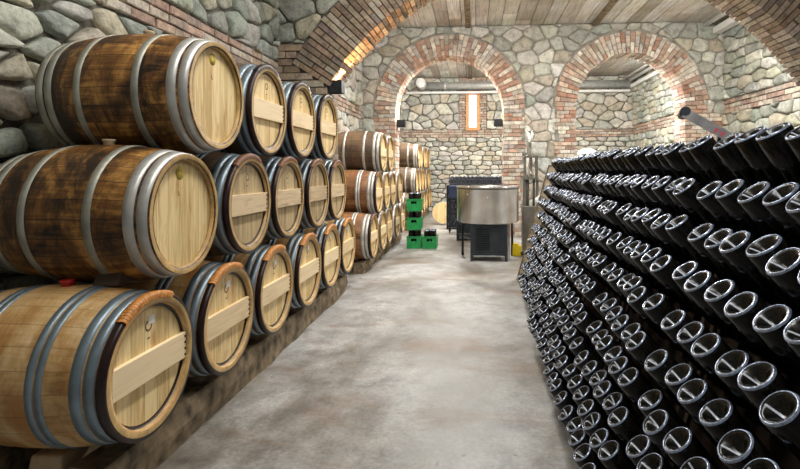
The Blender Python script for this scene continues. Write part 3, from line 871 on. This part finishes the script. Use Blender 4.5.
# ------------------------------------------------------------------ rotary table with steel tub
tb = empty('rotary_table', (.20, 7.95, 0)); tag(tb, 'round stainless steel bottle collecting table on a dark grey cabinet', 'rotary table')
m = MB(); m.lathe([(.47, .57), (.485, .59), (.485, 1.10), (.495, 1.11), (.495, 1.13), (.475, 1.13), (.475, 1.0), (.0005, 1.0)], 64, 'z'); m.lathe([(.47, .57), (.0005, .57)], 64, 'z')
m.build('tub', M['steel'], tb)
m = MB(); m.lathe([(.486, 1.085), (.492, 1.085), (.492, 1.098), (.486, 1.098)], 64, 'z'); m.build('rim_band', M['black_metal'], tb)
m = MB(); m.box(-.27, .29, -.37, .15, .10, .55)
for xx in (-.27, .25):
    for yy in (-.37, .11): m.box(xx, xx + .04, yy, yy + .04, 0, .10)
cab = m.build('cabinet', M['slate_metal'], tb, bevel=.006)
m = MB(); m.box(-.27, -.24, -.385, -.37, .0, .56); m.box(.26, .29, -.385, -.37, .0, .56); m.box(-.24, .26, -.385, -.37, .53, .56); m.box(-.24, .26, -.385, -.37, .09, .12)
m.build('front_frame', M['slate_metal'], cab)
m = MB(); m.box(-.19, .02, -.378, -.372, .17, .50); m.build('vent_panel', M['black_metal'], cab)
g = MB()
for i in range(9): g.box(-.185, .015, -.392, -.379, .185 + i * .034, .192 + i * .034)
g.build('vent_grille', M['slate_metal'], cab)
m = MB().tube((0, 0, .5), (0, 0, .57), .12, 20); m.build('turntable_hub', M['black_metal'], tb)
m = MB(); m.tube((-.40, .2, 0), (-.40, .2, .57), .02); m.tube((.40, .2, 0), (.40, .2, .57), .02); m.build('legs', M['black_metal'], tb)
m = MB(); m.box(.30, .33, -.30, -.27, .0, .57); m.build('side_post', M['steel'], tb)

# ------------------------------------------------------------------ disgorging post machine
ps = empty('bottling_machine', (.93, 8.45, 0)); tag(ps, 'tall grey green bottling machine with chrome column by the arch pillar', 'machine')
m = MB(); m.box(-.14, .13, -.15, .15, .06, .78); m.box(-.16, .15, -.17, .17, 0, .06); m.build('cabinet', M['machine_green'], ps, bevel=.006)
m = MB(); m.tube((-.06, 0, .78), (-.06, 0, 1.30), .035, 16); m.tube((.05, 0, .78), (.05, 0, 1.30), .02, 14); m.box(-.125, -.08, -.06, .06, .78, 1.24); m.box(.09, .125, -.06, .06, .78, 1.24)
m.build('column', M['machine_green'], ps)
fr = MB()
for xx in (-.11, .085):
    for yy in (-.10, .075): fr.box(xx, xx + .025, yy, yy + .025, 1.24, 1.60)
fr.box(-.115, .115, -.105, .105, 1.585, 1.615); fr.box(-.115, .115, -.105, .105, 1.22, 1.25)
fr.build('head_frame', M['machine_green'], ps)
MB().lathe([(.05, 1.25), (.06, 1.27), (.045, 1.33), (.03, 1.40), (.04, 1.45), (.025, 1.585)], 18, 'z').build('corking_head', M['steel'], ps)
m = MB(); m.tube((-.02, 0, 1.615), (-.02, 0, 2.03), .036, 16); m.tube((-.02, 0, 2.03), (-.02, 0, 2.05), .045, 16); m.build('chrome_cylinder', M['steel'], ps)
m = MB(); m.tube((.10, -.12, .90), (.17, -.16, .97), .035, 14); m.tube((.10, -.12, .82), (.10, -.12, .92), .04, 14); m.build('air_filter', M['white_plastic'], ps)
ft = MB(); ft.tube((-.05, -.19, .02), (-.17, -.40, .02), .02); ft.tube((-.17, -.40, .02), (-.19, -.42, .07), .02); ft.build('foot_pedal', M['black_metal'], ps)
yb = MB(); yb.box(.60, .745, 8.08, 8.18, .0, .17); yb.box(.61, .70, 8.09, 8.17, .17, .20)
tag(yb.build('plastic_canister', M['yellow_plastic'], bevel=.012), 'small yellow plastic canister on floor beside the bottling machine', 'canister')

# ------------------------------------------------------------------ dark bottle bin by the back and cage
def bin_(name, x0, x1, y0, y1, z0, z1, label, cat):
    o = empty(name, ((x0 + x1) / 2, (y0 + y1) / 2, 0)); tag(o, label, cat)
    cx, cy2 = (x0 + x1) / 2, (y0 + y1) / 2
    m = MB(); t_ = .04
    for xx in (x0, x1 - t_):
        for yy in (y0, y1 - t_): m.box(xx - cx, xx + t_ - cx, yy - cy2, yy + t_ - cy2, 0, z1)
    for z in (z0, z1 - .03):
        m.box(x0 - cx, x1 - cx, y0 - cy2, y0 + t_ - cy2, z, z + .03); m.box(x0 - cx, x1 - cx, y1 - t_ - cy2, y1 - cy2, z, z + .03)
        m.box(x0 - cx, x0 + t_ - cx, y0 - cy2, y1 - cy2, z, z + .03); m.box(x1 - t_ - cx, x1 - cx, y0 - cy2, y1 - cy2, z, z + .03)
    m.build('frame', M['black_metal'], o)
    MB().box(x0 - cx + t_, x1 - cx - t_, y0 - cy2 + t_, y1 - cy2 - t_, z0, z0 + .03).build('tray', M['slate_metal'], o)
    return o
b1 = bin_('bottle_bin', -.66, .82, 11.6, 12.1, .06, 1.02, 'large black metal bin of stacked bottles beyond the left arch', 'bin')
r_i = 0
nb = 0
for r in range(14):
    n = 15 if r % 2 == 0 else 14
    for i in range(n):
        x = -.66 + .085 + i * .0935 + (.0467 if r % 2 else 0); z = .136 + r * .0812
        if r < 10 and x > -.42: continue
        FAR.append(Matrix.Translation((x, 11.66, z)) @ Matrix.Rotation(-PI / 2, 4, 'X'))
bk = MB().box(-.61, .77, 11.95, 12.05, .09, 1.2); bk.build('rear_panel', M['black_metal'], b1, loc=(-.08, -11.85, 0))
b2 = bin_('metal_cage', -.36, -.06, 9.75, 10.15, .06, 1.0, 'narrow black metal cage standing behind left side of the steel tub', 'cage')
cgm = MB()
for zz in (.35, .65): cgm.box(-.13, .13, -.2, -.17, zz, zz + .02)
for q in range(3): cgm.tube((-.13, -.19, .08 + q * .3), (.13, -.19, .38 + q * .3), .006, 6); cgm.tube((.13, -.19, .08 + q * .3), (-.13, -.19, .38 + q * .3), .006, 6)
cgm.build('lattice', M['black_metal'], b2); MB().box(-.12, .12, .16, .18, .10, .97).build('rear_panel', M['black_metal'], b2)
nb_ = empty('storage_box', (-.43, 11.15, 0)); tag(nb_, 'navy blue box on a black stand in front of the black bottle bin', 'box')
MB().box(-.15, .15, -.20, .20, .98, 1.03).box(-.14, .14, -.19, .19, .76, .98).build('box_body', M['navy'], nb_, bevel=.005)
st_ = MB()
for xx in (-.14, .11):
    for yy in (-.18, .15): st_.box(xx, xx + .03, yy, yy + .03, 0, .76)
for zz in (.08, .40, .72): st_.box(-.14, .14, -.18, -.16, zz, zz + .03); st_.box(-.14, .14, .16, .18, zz, zz + .03)
st_.build('stand', M['black_metal'], nb_)
dr = empty('barrel_lid', (-.80, 12.6, .30), (0, math.radians(10), PI / 2)); tag(dr, 'round pale barrel lid leaning on the bottle bin beyond the arch', 'lid')
head_mb(0, .27).build('lid_disc', M['head_pale'], dr); MB().lathe([(.27, .004), (.28, .004), (.28, -.024), (.27, -.024)], 40, 'x').build('lid_hoop', M['hoop_steel'], dr)

mm = MB(); 
for mtx in [q[4] for q in more + rest] + FAR:
    for src, mi in ((bb, 0), (rg, 1), (pm, 2)):
        b = len(mm.v); mm.v += [tuple(mtx @ Vector(v)) for v in src.v]
        for f, s_ in zip(src.f, src.sm): mm.face([b + i for i in f], mi, (1, 1, 1), s_)
if mm.v: tag(mm.build('wine_bottles', [M['glass'], M['base_ring'], M['paint']]), 'dark bottles in the far racks, green crates and far bin', 'bottles', kind='stuff')

# ------------------------------------------------------------------ tank and drums seen above the racks
m = MB(); m.lathe([(.0005, 1.98), (.12, 1.96), (.25, 1.90), (.26, 1.86), (.26, .06), (.24, .0), (.0005, 0)], 36, 'z', org=(3.05, 13.9, 0))
tag(m.build('storage_tank', M['pale_drum']), 'tall pale cylindrical tank seen above the racks through right arch', 'tank')
# tilted steel chute behind the racks
cht = empty('metal_chute', (1.98, 4.9, 1.92)); tag(cht, 'tilted grey steel chute with faded red marks rising behind the racks', 'chute')
d = Vector((.80, -.25, -.55)).normalized(); u = Vector((0, -1, 0)); u = (u - d * u.dot(d)).normalized(); nrm = d.cross(u).normalized()
if nrm.z < 0: nrm = -nrm
def bar(m, a0, a1, b0, b1, c0, c1):
    P = []
    for c in (c0, c1):
        for a, b in ((a0, b0), (a1, b0), (a1, b1), (a0, b1)): P.append(d * a + u * b + nrm * c)
    m.hexa(P)
m = MB(); bar(m, 0, 1.2, -.07, .07, -.004, 0); bar(m, 0, 1.2, -.078, -.07, -.004, .03); bar(m, 0, 1.2, .07, .078, -.06, .03)
m.build('channel', M['chute'], cht)
m = MB(); q = d * .0; m.tube(q - u * .08, q + u * .08, .045, 18); m.build('end_roller', M['slate_metal'], cht)
m = MB()
for a in (.30, .36, .44, .50): bar(m, a, a + .03, .0785, .080, -.042, .005)
m.build('red_marks', M['red_mark'], cht)
m = MB(); e_ = d * 1.0; m.tube(e_ + Vector((0, 0, -.01)), (e_.x, e_.y, -1.95), .02); f_ = d * .35; m.tube(f_ + Vector((0, 0, -.01)), (f_.x, f_.y, -1.95), .02)
m.build('support_legs', M['slate_metal'], cht)

# ------------------------------------------------------------------ added fill lights, out of view
def fill_light(x, y, z, L, e, col, label, along='y', up=.3):  # invented tube fixtures, hidden above the frame to brighten the cellar
    o = empty('added_fill', (x, y, z)); tag(o, label, 'added fill light', 'added unseen fill lights')
    m = MB().box(-.06, .06, -L / 2, L / 2, .0, .05); m.build('fill_housing', M['white_plastic'], o)
    MB().tube((0, -L / 2 + .03, -.02), (0, L / 2 - .03, -.02), .016, 12).build('fill_tube', emis('added fill glow', (1., .98, .95), 8), o)
    l = bpy.data.lights.new('fill_area', 'AREA'); l.shape = 'RECTANGLE'; l.size = .25; l.size_y = L; l.energy = e; l.color = col
    lo = bpy.data.objects.new('fill_area', l); C.objects.link(lo); lo.parent = o; lo.location = (0, 0, -.05)
    lo.rotation_euler = (0, 0, 0)
    # added point light below, brightens the boards and walls
    l2 = bpy.data.lights.new('fill_point', 'POINT'); l2.energy = e * up; l2.color = col; l2.shadow_soft_size = .15
    l2o = bpy.data.objects.new('fill_point', l2); C.objects.link(l2o); l2o.parent = o; l2o.location = (0, 0, -.25)
    if along == 'x': o.rotation_euler = (0, 0, PI / 2)
    return o
W_ = (1., .97, .92)
fill_light(-.3, 1.6, 4.05, 2.4, 64, W_, 'added unseen fill light over the near aisle')
fill_light(-.3, 4.2, 4.05, 2.4, 58, W_, 'added unseen fill light over the aisle before the large brick arch')
fill_light(2.8, 3.4, 4.05, 2.4, 28, W_, 'added unseen fill light on the right behind the racks')
fill_light(-.2, 7.2, 4.2, 1.7, 105, W_, 'added unseen fill light over the steel tub', up=1.25)
fill_light(3.4, 7.2, 4.2, 1.7, 105, W_, 'added unseen fill light before the right arch', up=1.25)
fill_light(-.6, 12.0, 4.2, 1.2, 120, W_, 'added unseen fill light beyond the left arch', 'x', up=2.4)
fill_light(3.2, 12.0, 4.2, 1.2, 120, W_, 'added unseen fill light beyond the right arch', 'x', up=2.4)

wd = bpy.data.worlds.new('World'); SC.world = wd; wd.use_nodes = True
wd.node_tree.nodes['Background'].inputs[0].default_value = (.92, .95, 1, 1); wd.node_tree.nodes['Background'].inputs[1].default_value = .12

# ------------------------------------------------------------------ camera
cam = bpy.data.cameras.new('camera'); co = bpy.data.objects.new('camera', cam); C.objects.link(co)
cam.sensor_width = 36; cam.lens = 500 / 800 * 36
co.location = (0, 0, H); co.rotation_euler = (PI / 2, 0, YAW)
cam.shift_x = -(440 - 400) / 800; cam.shift_y = -(234.5 - 170) / 800
cam.clip_start = .05; SC.camera = co
SC.view_settings.view_transform = 'Standard'; SC.view_settings.look = 'None'; SC.view_settings.gamma = 1
SC.view_settings.use_curve_mapping = False
SC.view_settings.exposure = 0.0
